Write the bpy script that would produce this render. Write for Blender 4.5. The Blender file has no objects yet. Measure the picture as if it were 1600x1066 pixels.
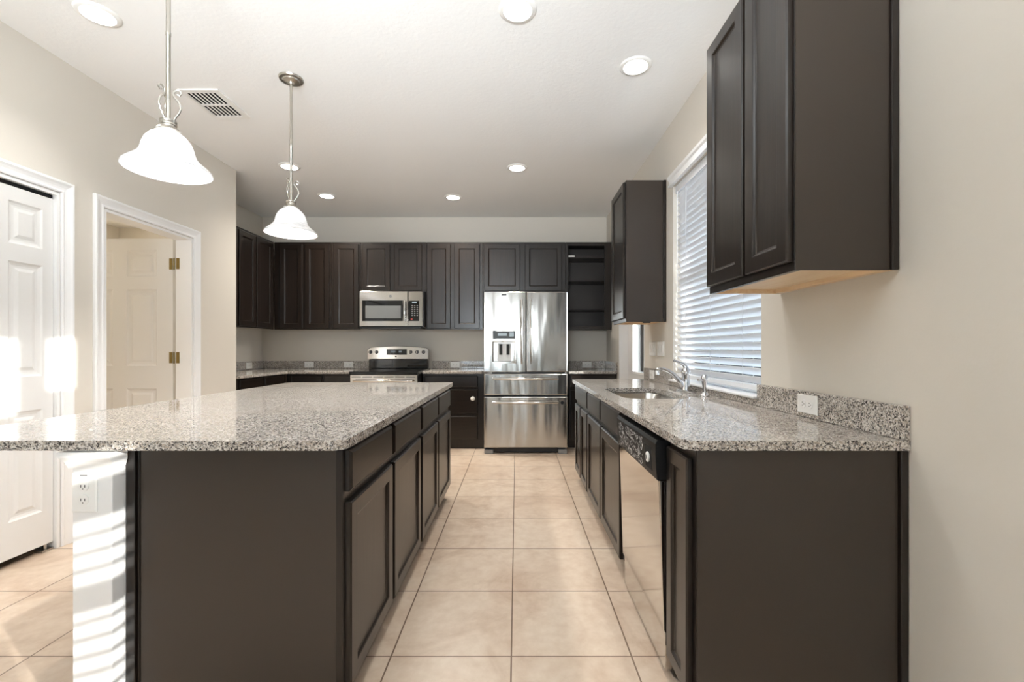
import bpy, bmesh, math, random
from mathutils import Vector, Matrix
random.seed(7)
C = bpy.context.scene.collection
S = bpy.context.scene
PI = math.pi

# ------------------------------------------------------------------ camera, world, sun, exposure
F = 698.0                                   # focal length in pixels of the 1600 px wide frame
H = 1.175
cam_d = bpy.data.cameras.new('camera'); cam = bpy.data.objects.new('camera', cam_d); C.objects.link(cam)
cam.location = (0, 0, H); cam.rotation_euler = (PI/2, 0, 0)
cam_d.sensor_fit = 'HORIZONTAL'; cam_d.sensor_width = 36.0; cam_d.lens = F/1600*36.0
cam_d.shift_x = -7/1600; cam_d.shift_y = 12/1600; cam_d.clip_start = 0.05
S.camera = cam
S.view_settings.view_transform = 'Standard'; S.view_settings.look = 'None'
S.view_settings.gamma = 1; S.view_settings.use_curve_mapping = False
S.view_settings.exposure = 0.22
S.cycles.max_bounces = 10; S.cycles.diffuse_bounces = 6; S.cycles.glossy_bounces = 5
S.cycles.transparent_max_bounces = 12; S.cycles.sample_clamp_indirect = 8.0
S.cycles.caustics_reflective = False; S.cycles.caustics_refractive = False
S.cycles.use_denoising = True

W = bpy.data.worlds.new('sky'); S.world = W; W.use_nodes = True
bg = W.node_tree.nodes['Background']
bg.inputs['Color'].default_value = (0.78, 0.90, 1.0, 1); bg.inputs['Strength'].default_value = 11.0

sun_d = bpy.data.lights.new('sun', 'SUN'); sun = bpy.data.objects.new('sun', sun_d); C.objects.link(sun)
sun_d.energy = 8.0; sun_d.angle = math.radians(0.53); sun_d.color = (1.0, 0.95, 0.88)
sun.location = (6, -4, 4)
sun.rotation_euler = Vector((-1, 0.65, -0.27)).to_track_quat('-Z', 'Y').to_euler()

def portal(name, loc, d, sx, sy):
    l = bpy.data.lights.new(name, 'AREA'); l.shape = 'RECTANGLE'; l.size = sx; l.size_y = sy
    o = bpy.data.objects.new(name, l); C.objects.link(o); o.location = loc
    o.rotation_euler = Vector(d).to_track_quat('-Z', 'Y').to_euler(); l.cycles.is_portal = True
CEIL = H + 1.72
XR, XL, XL2, YF, YB = 1.178, -2.705, -3.325, 5.845, -9.0
portal('daylight_portal', (-2.0, YB-0.02, 1.4), (0, 1, 0), 1.2, 2.69)
portal('daylight_portal', (-0.68, YB-0.02, 1.4), (0, 1, 0), 0.28, 2.69)
def ceiling_fill(x, y, watts):                              # added fill behind the camera to brighten the ceiling, no lamp stands there
    l = bpy.data.lights.new('fill_light', 'AREA'); l.shape = 'DISK'; l.size = 0.7; l.energy = watts; l.color = (0.89, 0.95, 1.0); l.spread = math.radians(92)
    o = bpy.data.objects.new('fill_light', l); C.objects.link(o); o.location = (x, y, 1.6); o.rotation_euler = Vector((0, 0.79, 0.61)).to_track_quat('-Z', 'Y').to_euler()
for x, y in ((-1.0, -1.2), (-0.3, -1.2)): ceiling_fill(x, y, 38)

# ------------------------------------------------------------------ materials
def lin(*c):
    r = []
    for v in c:
        v /= 255.0
        r.append(v/12.92 if v <= 0.04045 else ((v+0.055)/1.055)**2.4)
    return (*r, 1)
def mat(name, col=(200,200,200), rough=0.5, metal=0.0, **kw):
    m = bpy.data.materials.new(name); m.use_nodes = True
    b = m.node_tree.nodes['Principled BSDF']
    b.inputs['Base Color'].default_value = lin(*col); b.inputs['Roughness'].default_value = rough
    b.inputs['Metallic'].default_value = metal
    for k, v in kw.items(): b.inputs[k.replace('_', ' ')].default_value = v
    return m
def nd(m, t): return m.node_tree.nodes.new(t)
def lk(m, a, b): m.node_tree.links.new(a, b)
def pos(m, scale=(1,1,1), loc=(0,0,0)):
    g = nd(m, 'ShaderNodeNewGeometry'); mp = nd(m, 'ShaderNodeMapping')
    mp.inputs['Scale'].default_value = scale; mp.inputs['Location'].default_value = loc
    lk(m, g.outputs['Position'], mp.inputs['Vector']); return mp.outputs['Vector']
def noise(m, vec, scale, detail=3, rough=0.5, dist=0.0):
    n = nd(m, 'ShaderNodeTexNoise'); n.inputs['Scale'].default_value = scale; n.inputs['Detail'].default_value = detail
    n.inputs['Roughness'].default_value = rough; n.inputs['Distortion'].default_value = dist
    lk(m, vec, n.inputs['Vector']); return n.outputs['Fac']
def ramp(m, fac, stops, interp='LINEAR'):
    r = nd(m, 'ShaderNodeValToRGB'); r.color_ramp.interpolation = interp
    el = r.color_ramp.elements
    while len(el) < len(stops): el.new(0.5)
    for e, (p, c) in zip(el, stops): e.position = p; e.color = c
    lk(m, fac, r.inputs['Fac']); return r.outputs['Color']
def bsdf(m): return m.node_tree.nodes['Principled BSDF']
def bump(m, h, strength, dist=0.002):
    b = nd(m, 'ShaderNodeBump'); b.inputs['Strength'].default_value = strength; b.inputs['Distance'].default_value = dist
    lk(m, h, b.inputs['Height']); lk(m, b.outputs['Normal'], bsdf(m).inputs['Normal'])

M = {}
M['wall'] = m = mat('wall_paint', (214,208,198), 0.6); bump(m, noise(m, pos(m), 90, 4), 0.12)
M['ceiling'] = m = mat('ceiling_paint', (243,243,242), 0.75); bump(m, noise(m, pos(m), 38, 5, 0.6), 0.35, 0.004)
M['trim'] = mat('white_trim', (238,238,238), 0.32)
M['door'] = mat('white_door', (224,223,221), 0.38)
M['white'] = mat('white_plastic', (240,239,236), 0.35)
M['slot'] = mat('dark_slot', (30,28,26), 0.6)
M['blind'] = mat('blind_slat', (222,224,228), 0.45)
def wood(name, dark, light, rough, axis):
    m = mat(name, light, rough)
    sc = {'z': (55,55,2.6), 'x': (2.6,55,55), 'y': (55,2.6,55)}[axis]
    v = pos(m, sc); n1 = noise(m, v, 1.0, 5, 0.62, 0.8)
    c = ramp(m, n1, [(0.32, lin(*dark)), (0.68, lin(*light))]); lk(m, c, bsdf(m).inputs['Base Color'])
    bump(m, n1, 0.25, 0.001)
    bsdf(m).inputs['Specular IOR Level'].default_value = 0.4; bsdf(m).inputs['Coat Weight'].default_value = 0.18; bsdf(m).inputs['Coat Roughness'].default_value = 0.24; bsdf(m).inputs['Coat IOR'].default_value = 1.55
    return m
M['wood'] = wood('espresso_wood', (16,11,8), (34,25,19), 0.3, 'z')
M['woodx'] = wood('espresso_wood_across', (16,11,8), (34,25,19), 0.3, 'x')
M['woody'] = wood('espresso_wood_along', (16,11,8), (34,25,19), 0.3, 'y')
M['lam'] = m = mat('espresso_laminate', (54,45,38), 0.36)
n = noise(m, pos(m), 900, 2); lk(m, ramp(m, n, [(0.35, lin(44,37,31)), (0.65, lin(59,50,42))]), bsdf(m).inputs['Base Color'])
bump(m, n, 0.15, 0.0006)
M['inside'] = mat('dark_interior', (44,36,31), 0.5)
M['birch'] = wood('pale_birch', (232,202,164), (242,220,188), 0.5, 'y')
M['black'] = mat('black_plastic', (18,18,19), 0.35)
M['satin'] = mat('dark_satin_plastic', (20,20,21), 0.45, Specular_IOR_Level=0.3)
M['gloss'] = mat('black_glass', (10,10,11), 0.04)
M['grey'] = mat('grey_plastic', (120,120,120), 0.45)
M['mesh'] = mat('oven_window_mesh', (120,122,122), 0.15)
M['led'] = mat('display', (150,165,175), 0.3)
M['red'] = mat('red_button', (170,60,50), 0.4)
M['chrome'] = mat('chrome', (225,225,228), 0.06, 1.0)
M['nickel'] = mat('brushed_nickel', (196,192,184), 0.28, 1.0)
M['brass'] = mat('aged_brass', (136,118,72), 0.35, 1.0)
M['shadow'] = mat('dark_gap', (12,11,11), 0.9)
def steel(name, col, rough, sc, st, dist):
    m = mat(name, col, rough, 1.0)
    n1 = noise(m, pos(m, sc), 1.0, 1.5, 0.4)
    n2 = noise(m, pos(m, (420, 420, 3)), 1.0, 2)
    b1 = nd(m, 'ShaderNodeBump'); b1.inputs['Strength'].default_value = st; b1.inputs['Distance'].default_value = dist
    lk(m, n1, b1.inputs['Height'])
    b2 = nd(m, 'ShaderNodeBump'); b2.inputs['Strength'].default_value = 0.04; b2.inputs['Distance'].default_value = 0.001
    lk(m, n2, b2.inputs['Height']); lk(m, b1.outputs['Normal'], b2.inputs['Normal'])
    lk(m, b2.outputs['Normal'], bsdf(m).inputs['Normal'])
    return m
M['steel'] = steel('stainless_steel', (184,181,176), 0.17, (7, 7, 1.1), 1.0, 0.009)
M['steel2'] = steel('plain_stainless_steel', (190,187,182), 0.22, (4, 4, 4), 0.3, 0.004)
M['steelx'] = mat('smooth_stainless_steel', (208,204,199), 0.1, 1.0)
# granite: pale, grey, tan and black crystals
M['granite'] = m = mat('granite', (170,165,160), 0.07)
v = pos(m, (1,1,1))
nz = nd(m, 'ShaderNodeTexNoise'); nz.inputs['Scale'].default_value = 220; nz.inputs['Detail'].default_value = 2
lk(m, v, nz.inputs['Vector'])
mx = nd(m, 'ShaderNodeMix'); mx.data_type = 'VECTOR'; mx.inputs['Factor'].default_value = 0.008
lk(m, v, mx.inputs[4]); lk(m, nz.outputs['Color'], mx.inputs[5])
vo = nd(m, 'ShaderNodeTexVoronoi'); vo.inputs['Scale'].default_value = 250
lk(m, mx.outputs[1], vo.inputs['Vector'])
sp = nd(m, 'ShaderNodeSeparateColor'); lk(m, vo.outputs['Color'], sp.inputs['Color'])
base = ramp(m, sp.outputs['Red'], [(0.0, lin(58,55,54)), (0.12, lin(112,107,104)), (0.28, lin(160,154,148)), (0.46, lin(196,189,180)), (0.62, lin(222,217,211)), (0.86, lin(182,170,157))], 'CONSTANT')
cl = noise(m, v, 14, 4)
mx2 = nd(m, 'ShaderNodeMix'); mx2.data_type = 'RGBA'; mx2.blend_type = 'MULTIPLY'; mx2.inputs['Factor'].default_value = 0.35
lk(m, base, mx2.inputs[6]); lk(m, ramp(m, cl, [(0.3, lin(196,192,188)), (0.7, lin(242,242,242))]), mx2.inputs[7])
lk(m, mx2.outputs[2], bsdf(m).inputs['Base Color'])
# floor tiles
M['tile'] = m = mat('floor_tile', (212,186,158), 0.3)
TP, TX, TY = 0.459, -0.0196, 1.705
v = pos(m, (1,1,1), (-TX + 40*TP, -TY + 40*TP, 0))
br = nd(m, 'ShaderNodeTexBrick'); br.offset = 0.0; br.squash = 1.0
for k, val in (('Scale', 1.0), ('Mortar Size', 0.0032), ('Mortar Smooth', 0.1), ('Brick Width', TP), ('Row Height', TP), ('Bias', 0.0)):
    br.inputs[k].default_value = val
br.inputs['Color1'].default_value = lin(222,208,192); br.inputs['Color2'].default_value = lin(214,198,181)
br.inputs['Mortar'].default_value = lin(130,110,94)
lk(m, v, br.inputs['Vector'])
n1 = noise(m, pos(m), 2.6, 6, 0.62, 1.4); n2 = noise(m, pos(m), 17, 4, 0.6)
c1 = ramp(m, n1, [(0.28, lin(196,166,138)), (0.5, lin(240,230,219)), (0.72, lin(255,252,246))])
mxa = nd(m, 'ShaderNodeMix'); mxa.data_type = 'RGBA'; mxa.blend_type = 'MULTIPLY'; mxa.inputs['Factor'].default_value = 0.55
lk(m, br.outputs['Color'], mxa.inputs[6]); lk(m, c1, mxa.inputs[7])
mxb = nd(m, 'ShaderNodeMix'); mxb.data_type = 'RGBA'; mxb.blend_type = 'MULTIPLY'; mxb.inputs['Factor'].default_value = 0.35
lk(m, mxa.outputs[2], mxb.inputs[6]); lk(m, ramp(m, n2, [(0.3, lin(214,194,174)), (0.65, lin(255,255,255))]), mxb.inputs[7])
lk(m, mxb.outputs[2], bsdf(m).inputs['Base Color'])
inv = nd(m, 'ShaderNodeMath'); inv.operation = 'SUBTRACT'; inv.inputs[0].default_value = 1.0
lk(m, br.outputs['Fac'], inv.inputs[1]); bump(m, inv.outputs[0], 0.5, 0.003)
# emitting and see-through things
def emit(name, col, s):
    m = bpy.data.materials.new(name); m.use_nodes = True; t = m.node_tree
    t.nodes.remove(t.nodes['Principled BSDF']); e = t.nodes.new('ShaderNodeEmission')
    e.inputs['Color'].default_value = (*col, 1); e.inputs['Strength'].default_value = s
    t.links.new(e.outputs[0], t.nodes['Material Output'].inputs['Surface']); return m
M['lamp'] = emit('downlight_glow', (1.0, 0.96, 0.90), 16.0)
M['bulb'] = emit('bulb_glow', (1.0, 0.98, 0.95), 900.0)
def glass(name, tint, fac, rough=0.02):
    m = bpy.data.materials.new(name); m.use_nodes = True; t = m.node_tree
    t.nodes.remove(t.nodes['Principled BSDF'])
    tr = t.nodes.new('ShaderNodeBsdfTransparent'); tr.inputs['Color'].default_value = (*tint, 1)
    gl = t.nodes.new('ShaderNodeBsdfGlossy'); gl.inputs['Roughness'].default_value = rough
    fr = t.nodes.new('ShaderNodeFresnel'); fr.inputs['IOR'].default_value = fac
    mix = t.nodes.new('ShaderNodeMixShader')
    t.links.new(fr.outputs[0], mix.inputs[0]); t.links.new(tr.outputs[0], mix.inputs[1]); t.links.new(gl.outputs[0], mix.inputs[2])
    t.links.new(mix.outputs[0], t.nodes['Material Output'].inputs['Surface']); return m
M['glass'] = glass('window_glass', (0.95, 0.97, 0.98), 1.4)
M['film'] = m = glass('clear_film', (0.93, 0.93, 0.93), 1.4, 0.35)
fn_ = noise(m, pos(m, (9, 11, 20)), 1.15, 2, 0.5, 1.6)           # white streaks painted in for glints on the crinkles, clear between them
mxf = [n for n in m.node_tree.nodes if n.type == 'MIX_SHADER'][0]
df = nd(m, 'ShaderNodeBsdfDiffuse'); df.inputs['Color'].default_value = lin(225, 225, 225); lk(m, df.outputs[0], mxf.inputs[2])
lk(m, ramp(m, fn_, [(0.50, (0.0, 0.0, 0.0, 1)), (0.54, (0.8, 0.8, 0.8, 1)), (0.58, (0.0, 0.0, 0.0, 1))]), mxf.inputs[0])
def shade_mat():
    m = bpy.data.materials.new('alabaster_glass'); m.use_nodes = True; t = m.node_tree
    b = t.nodes['Principled BSDF']; b.inputs['Base Color'].default_value = lin(244,243,242); b.inputs['Roughness'].default_value = 0.2
    tl = t.nodes.new('ShaderNodeBsdfTranslucent'); tl.inputs['Color'].default_value = lin(244,243,242)
    mix = t.nodes.new('ShaderNodeMixShader'); mix.inputs[0].default_value = 0.5
    n = noise(m, pos(m, (6, 6, 16)), 1.6, 4, 0.6, 2.0)
    r = ramp(m, n, [(0.35, lin(225,226,228)), (0.6, lin(250,250,250))])
    t.links.new(r, b.inputs['Base Color']); t.links.new(r, tl.inputs['Color'])
    t.links.new(b.outputs[0], mix.inputs[1]); t.links.new(tl.outputs[0], mix.inputs[2])
    t.links.new(mix.outputs[0], t.nodes['Material Output'].inputs['Surface']); return m
M['shade'] = shade_mat()
M['patio'] = mat('patio', (120,122,126), 0.9)
M['house'] = mat('house_wall', (116,128,148), 0.8)
M['houseglass'] = mat('house_window', (22,26,32), 0.3)
M['ground'] = mat('ground', (226,222,214), 0.9)

# ------------------------------------------------------------------ mesh helpers
class MB:
    def __init__(s): s.bm = bmesh.new()
    def box(s, x0, y0, z0, x1, y1, z1):
        v = [s.bm.verts.new(p) for p in ((x0,y0,z0),(x1,y0,z0),(x1,y1,z0),(x0,y1,z0),(x0,y0,z1),(x1,y0,z1),(x1,y1,z1),(x0,y1,z1))]
        for f in ((3,2,1,0),(4,5,6,7),(0,1,5,4),(1,2,6,5),(2,3,7,6),(3,0,4,7)): s.bm.faces.new([v[i] for i in f])
        return s
    def hexa(s, pts):
        v = [s.bm.verts.new(p) for p in pts]
        for f in ((3,2,1,0),(4,5,6,7),(0,1,5,4),(1,2,6,5),(2,3,7,6),(3,0,4,7)): s.bm.faces.new([v[i] for i in f])
        return s
    def loft(s, rings, cap0=True, cap1=True, closed=True):
        R = [[s.bm.verts.new(p) for p in r] for r in rings]
        for a, b in zip(R[:-1], R[1:]):
            n = len(a)
            for i in range(n if closed else n-1):
                j = (i+1) % n; s.bm.faces.new((a[i], a[j], b[j], b[i]))
        if cap0: s.bm.faces.new(R[0][::-1])
        if cap1: s.bm.faces.new(R[-1])
        return s
    def lathe(s, prof, c=(0,0,0), n=40, caps=False, axis='z'):
        rings = []
        for r, h in prof:
            ring = []
            for k in range(n):
                a = 2*PI*k/n; u, w = r*math.cos(a), r*math.sin(a)
                if axis == 'z': p = (c[0]+u, c[1]+w, c[2]+h)
                elif axis == 'y': p = (c[0]+u, c[1]+h, c[2]+w)
                else: p = (c[0]+h, c[1]+u, c[2]+w)
                ring.append(p)
            rings.append(ring)
        return s.loft(rings, caps, caps)
    def tube(s, pts, r, n=12):
        pts = [Vector(p) for p in pts]; rs = r if isinstance(r, (list, tuple)) else [r]*len(pts)
        rings = []; up = None
        for i, p in enumerate(pts):
            t = (pts[min(i+1, len(pts)-1)] - pts[max(i-1, 0)]).normalized()
            if up is None: up = Vector((0,0,1)) if abs(t.z) < 0.9 else Vector((1,0,0))
            a = t.cross(up).normalized(); up = a.cross(t).normalized()
            rings.append([p + rs[i]*(math.cos(2*PI*k/n)*a + math.sin(2*PI*k/n)*up) for k in range(n)])
        return s.loft(rings)
    def prism(s, poly, fn, h0, h1):
        return s.loft([[fn(u, v, h0) for u, v in poly], [fn(u, v, h1) for u, v in poly]])
    def slab(s, outer, holes, z0, z1):
        loops = [outer] + holes
        def loopedges(z):
            es = []; L = []
            for lp in loops:
                vs = [s.bm.verts.new((x, y, z)) for x, y in lp]; L.append(vs)
                for i in range(len(vs)): es.append(s.bm.edges.new((vs[i], vs[(i+1) % len(vs)])))
            bmesh.ops.triangle_fill(s.bm, use_beauty=True, use_dissolve=False, edges=es)
            return L
        A = loopedges(z0); B = loopedges(z1)
        for a, b in zip(A, B):
            for i in range(len(a)):
                j = (i+1) % len(a); s.bm.faces.new((a[i], a[j], b[j], b[i]))
        return s
WOFF = {}
def build(name, mb, m, parent=None, bevel=0.0, smooth=False, seg=2):
    me = bpy.data.meshes.new(name); bm = mb.bm
    bmesh.ops.recalc_face_normals(bm, faces=bm.faces[:])
    off = WOFF.get(parent.name, Vector((0,0,0))) if parent else Vector((0,0,0))
    if off.length: bmesh.ops.translate(bm, verts=bm.verts[:], vec=-off)
    bm.to_mesh(me); bm.free()
    o = bpy.data.objects.new(name, me); C.objects.link(o)
    me.materials.append(M[m] if isinstance(m, str) else m)
    if smooth:
        for p in me.polygons: p.use_smooth = True
    if parent: o.parent = parent; WOFF[o.name] = off
    if bevel:
        b = o.modifiers.new('bevel', 'BEVEL'); b.width = bevel; b.segments = seg; b.limit_method = 'ANGLE'; b.angle_limit = math.radians(40)
        b.harden_normals = False
    if smooth and not bevel:
        me.set_sharp_from_angle(angle=math.radians(42))
    return o
def thing(name, label, cat, loc=(0,0,0), group=None):
    o = bpy.data.objects.new(name, None); C.objects.link(o); o.location = loc; o.empty_display_size = 0.05
    o['label'] = label; o['category'] = cat
    if group: o['group'] = group
    WOFF[o.name] = Vector(loc); return o
def tag(o, label, cat, group=None):
    o['label'] = label; o['category'] = cat
    if group: o['group'] = group
    return o
def structure(name, mb=None, m=None, parent=None, **k):
    if mb is None:
        o = bpy.data.objects.new(name, None); C.objects.link(o)
    else: o = build(name, mb, m, parent, **k)
    o['kind'] = 'structure'; return o
def copy_tree(o, parent=None):
    c = o.copy(); C.objects.link(c)
    if parent: c.parent = parent
    for ch in list(o.children): copy_tree(ch, c)
    return c
# mappings from (u along, v up, w out) to the room: B faces -Y, I faces +X, R faces -X
def mapB(y): return lambda u, v, w: (u, y - w, v)
def mapI(x): return lambda u, v, w: (x + w, u, v)
def mapR(x): return lambda u, v, w: (x - w, u, v)
def rings(mb, fn, u0, v0, u1, v1, prof, cap0=True, cap1=True):
    mb.loft([[fn(u0+i, v0+i, w), fn(u1-i, v0+i, w), fn(u1-i, v1-i, w), fn(u0+i, v1-i, w)] for i, w in prof], cap0, cap1)
    return mb
def fbox(mb, fn, u0, v0, w0, u1, v1, w1):
    return mb.hexa([fn(u0,v0,w0), fn(u1,v0,w0), fn(u1,v0,w1), fn(u0,v0,w1), fn(u0,v1,w0), fn(u1,v1,w0), fn(u1,v1,w1), fn(u0,v1,w1)])
T = 0.021
def shaker(fn, u0, v0, u1, v1, fr=0.058):
    return rings(MB(), fn, u0, v0, u1, v1, [(0,0.0008),(0,T-0.005),(0.005,T),(fr-0.004,T),(fr,T-0.002),(fr+0.004,T-0.008),(fr+0.011,T-0.010)])
def drawer_front(fn, u0, v0, u1, v1):
    return rings(MB(), fn, u0, v0, u1, v1, [(0,0.0008),(0,T-0.008),(0.004,T-0.004),(0.009,T)])
def panel_grid(mb, fn, us, vs, cells, t, prof):
    """a slab with moulded panels: cells = set of (i, j); prof = rings inside a cell"""
    vt = {}
    def V(u, v, w):
        k = (round(u,5), round(v,5), round(w,5))
        if k not in vt: vt[k] = mb.bm.verts.new(fn(u, v, w))
        return vt[k]
    for i in range(len(us)-1):
        for j in range(len(vs)-1):
            a, b, c, d = us[i], vs[j], us[i+1], vs[j+1]
            if (i, j) in cells:
                pr = [(0, t)] + prof
                for (i0, w0), (i1, w1) in zip(pr[:-1], pr[1:]):
                    P = [V(a+i0,b+i0,w0), V(c-i0,b+i0,w0), V(c-i0,d-i0,w0), V(a+i0,d-i0,w0)]
                    Q = [V(a+i1,b+i1,w1), V(c-i1,b+i1,w1), V(c-i1,d-i1,w1), V(a+i1,d-i1,w1)]
                    for k in range(4):
                        l = (k+1) % 4; mb.bm.faces.new((P[k], P[l], Q[l], Q[k]))
                mb.bm.faces.new(Q)
            else:
                mb.bm.faces.new((V(a,b,t), V(c,b,t), V(c,d,t), V(a,d,t)))
    u0, u1, v0, v1 = us[0], us[-1], vs[0], vs[-1]
    mb.bm.faces.new((V(u0,v0,0), V(u0,v1,0), V(u1,v1,0), V(u1,v0,0)))
    for i in range(len(us)-1): pass
    def side(pts):                       # side strip from w=0 to w=t along a list of (u, v)
        mb.bm.faces.new([V(pts[0][0],pts[0][1],0)] + [V(u,v,t) for u,v in pts] + [V(pts[-1][0],pts[-1][1],0)])
    side([(u,v0) for u in us]); side([(u,v1) for u in us]); side([(u0,v) for v in vs]); side([(u1,v) for v in vs])
    return mb
def round_rect(x0, y0, x1, y1, r, n=6, corners=(1,1,1,1)):
    pts = []
    for (cx, cy, a0, on) in ((x0,y0,PI,corners[0]), (x1,y0,1.5*PI,corners[1]), (x1,y1,0,corners[2]), (x0,y1,0.5*PI,corners[3])):
        if not on or r == 0: pts.append((cx, cy)); continue
        ox = cx + r if cx == x0 else cx - r; oy = cy + r if cy == y0 else cy - r
        for k in range(n+1): a = a0 + 0.5*PI*k/n; pts.append((ox + r*math.cos(a), oy + r*math.sin(a)))
    return pts

# ------------------------------------------------------------------ the setting
def wall_cells(us, vs, holes, fn, w0, w1):
    """boxes filling the (u, v) grid except where a cell lies in one of the holes"""
    mb = MB(); us = sorted(us); vs = sorted(vs)
    for a, b in zip(us[:-1], us[1:]):
        for c, d in zip(vs[:-1], vs[1:]):
            mu, mv = (a+b)/2, (c+d)/2
            if any(h[0] < mu < h[2] and h[1] < mv < h[3] for h in holes): continue
            fbox(mb, fn, a, c, w0, b, d, w1)
    bmesh.ops.remove_doubles(mb.bm, verts=mb.bm.verts[:], dist=1e-5)
    seen = {}
    for f in mb.bm.faces:
        seen.setdefault(tuple(sorted(v.index if v.index >= 0 else id(v) for v in f.verts)) if False else frozenset(f.verts), []).append(f)
    bmesh.ops.delete(mb.bm, geom=[f for l in seen.values() if len(l) > 1 for f in l], context='FACES_ONLY')
    return mb
WT = 0.16
structure('floor', MB().box(-6.0, YB-0.3, -0.12, XR+WT, YF+WT, 0), 'tile')
structure('ceiling', MB().box(XL2-0.02, YB-0.16, CEIL, XR+WT, YF+WT, CEIL+0.12), 'ceiling')
KW = (2.15, 0.925, 3.36, 2.395)                                # kitchen window
ED = (4.11, 0.0, 5.13, 2.07)                                   # outside door
SW = (-1.4, 0.12, -0.165, 1.62)                                # low window behind the camera
HW = (-0.05, 1.985, 0.215, 2.33); HV = (-1.4, 1.87, -0.10, 2.33)
structure('wall_right', wall_cells([YB, YF+WT] + [v for h in (KW,ED,SW,HW,HV) for v in (h[0],h[2])], [0,CEIL] + [v for h in (KW,ED,SW,HW,HV) for v in (h[1],h[3])],
          (KW,ED,SW,HW,HV), lambda u,v,w: (w,u,v), XR, XR+WT), 'wall')
D2 = (2.925, 0.0, 3.73, 2.095); D3 = (1.43, 0.0, 2.643, 2.095)
structure('wall_left', wall_cells([YB, 4.31] + [D2[0],D2[2],D3[0],D3[2]], [0,CEIL,2.095], (D2,D3), lambda u,v,w: (-w,u,v), -XL, -XL+0.125), 'wall')
structure('wall_corner', MB().box(XL2-0.125, 4.185, 0, XL-0.126, 4.31, CEIL).box(XL2-0.125, 4.311, 0, XL2, YF+WT, CEIL), 'wall')
structure('wall_back', MB().box(XL2+0.0005, YF, 0, XR-0.0005, YF+WT, CEIL), 'wall')
BW = (-2.6, 0.06, -1.4, 2.75); BV = (-0.82, 0.06, -0.54, 2.75)
structure('wall_front', wall_cells([XL, XR, BW[0], BW[2], BV[0], BV[2]], [0,CEIL,BW[1],BW[3]], (BW, BV), lambda u,v,w: (u,w,v), YB-WT, YB-0.001), 'wall')

def window(n, fn, h, depth0, mull_u=(), mull_v=(), fw=0.04):
    root = structure('window_%d' % n)
    mb = MB()
    for (a,b,c,d) in ((h[0],h[1],h[0]+fw,h[3]), (h[2]-fw,h[1],h[2],h[3]), (h[0]+fw,h[1],h[2]-fw,h[1]+fw), (h[0]+fw,h[3]-fw,h[2]-fw,h[3])):
        fbox(mb, fn, a+0.001, b+0.001, depth0, c-0.001, d-0.001, depth0+0.06)
    build('window_frame', mb, 'trim', root)
    if mull_u or mull_v:
        mb = MB()
        for u, w in mull_u: fbox(mb, fn, u-w/2, h[1]+fw, depth0+0.012, u+w/2, h[3]-fw, depth0+0.048)
        for v, w in mull_v: fbox(mb, fn, h[0]+fw, v-w/2, depth0+0.010, h[2]-fw, v+w/2, depth0+0.050)
        build('muntin', mb, 'trim', root)
    build('window_pane', fbox(MB(), fn, h[0]+fw-0.004, h[1]+fw-0.004, depth0+0.028, h[2]-fw+0.004, h[3]-fw+0.004, depth0+0.033), 'glass', root)
    return root
rx = lambda u,v,w: (XR+w, u, v)
window(1, rx, KW, 0.09, (), ((1.66, 0.05),))
window(2, rx, SW, 0.09, ((-0.42, 0.03), (-0.80, 0.03)), ((1.415, 0.07), (1.12, 0.075)))
window(3, rx, HW, 0.09, fw=0.012); window(4, rx, HV, 0.09, fw=0.012)
window(5, lambda u,v,w: (u, YB-0.02-w, v), BW, 0.05, ((-2.0,0.09),))
window(6, lambda u,v,w: (u, YB-0.02-w, v), BV, 0.05)
structure('trim_1', MB().prism([(0,0),(0.026,0),(0.026,0.012),(0.018,0.02),(0.020,0.045),(0.030,0.058),(0.034,0.074),(0,0.074)],
          lambda u,v,w: (XR-0.0005-u, w, 2.396+v), 2.12, 3.395), 'trim')           # head casing over the kitchen window
structure('trim_2', MB().box(1.140, 2.152, 0.9335, XR+0.088, 3.358, 0.945), 'trim', bevel=0.003)                                    # window stool
CAS = [(0.004,0.0008),(0.004,0.010),(0.012,0.013),(0.022,0.009),(0.034,0.011),(0.048,0.016),(0.060,0.022),(0.070,0.022),(0.075,0.016),(0.075,0.0008)]
def casing(n, h, x):
    mb = MB()
    mb.loft([[(x+d, h[0]-o, 0.001) for o,d in CAS], [(x+d, h[0]-o, h[3]+o) for o,d in CAS], [(x+d, h[2]+o, h[3]+o) for o,d in CAS], [(x+d, h[2]+o, 0.001) for o,d in CAS]])
    structure('trim_%d' % n, mb, 'trim')
casing(3, D2, XL); casing(4, D3, XL)
def jamb(n, h, x0, x1):                                     # jamb lining of an opening in the left wall
    mb = MB().box(x0, h[0]+0.0005, 0.001, x1, h[0]+0.018, h[3]-0.0005).box(x0, h[2]-0.018, 0.001, x1, h[2]-0.0005, h[3]-0.0005).box(x0, h[0]+0.018, h[3]-0.018, x1, h[2]-0.018, h[3]-0.0005)
    structure('trim_%d' % n, mb, 'trim')
jamb(5, D2, XL-0.126, XL+0.004); jamb(6, D3, XL-0.126, XL+0.004)
mb = MB()
for a, b in ((2.72, 2.848), (3.808, 4.305), (YB+0.01, 1.353)):
    mb.prism([(0,0.001),(0.013,0.001),(0.013,0.075),(0.008,0.088),(0,0.09)], lambda u,v,w: (XL+0.0005+u, w, v), a, b)
structure('baseboard_left', mb, 'trim')
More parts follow.
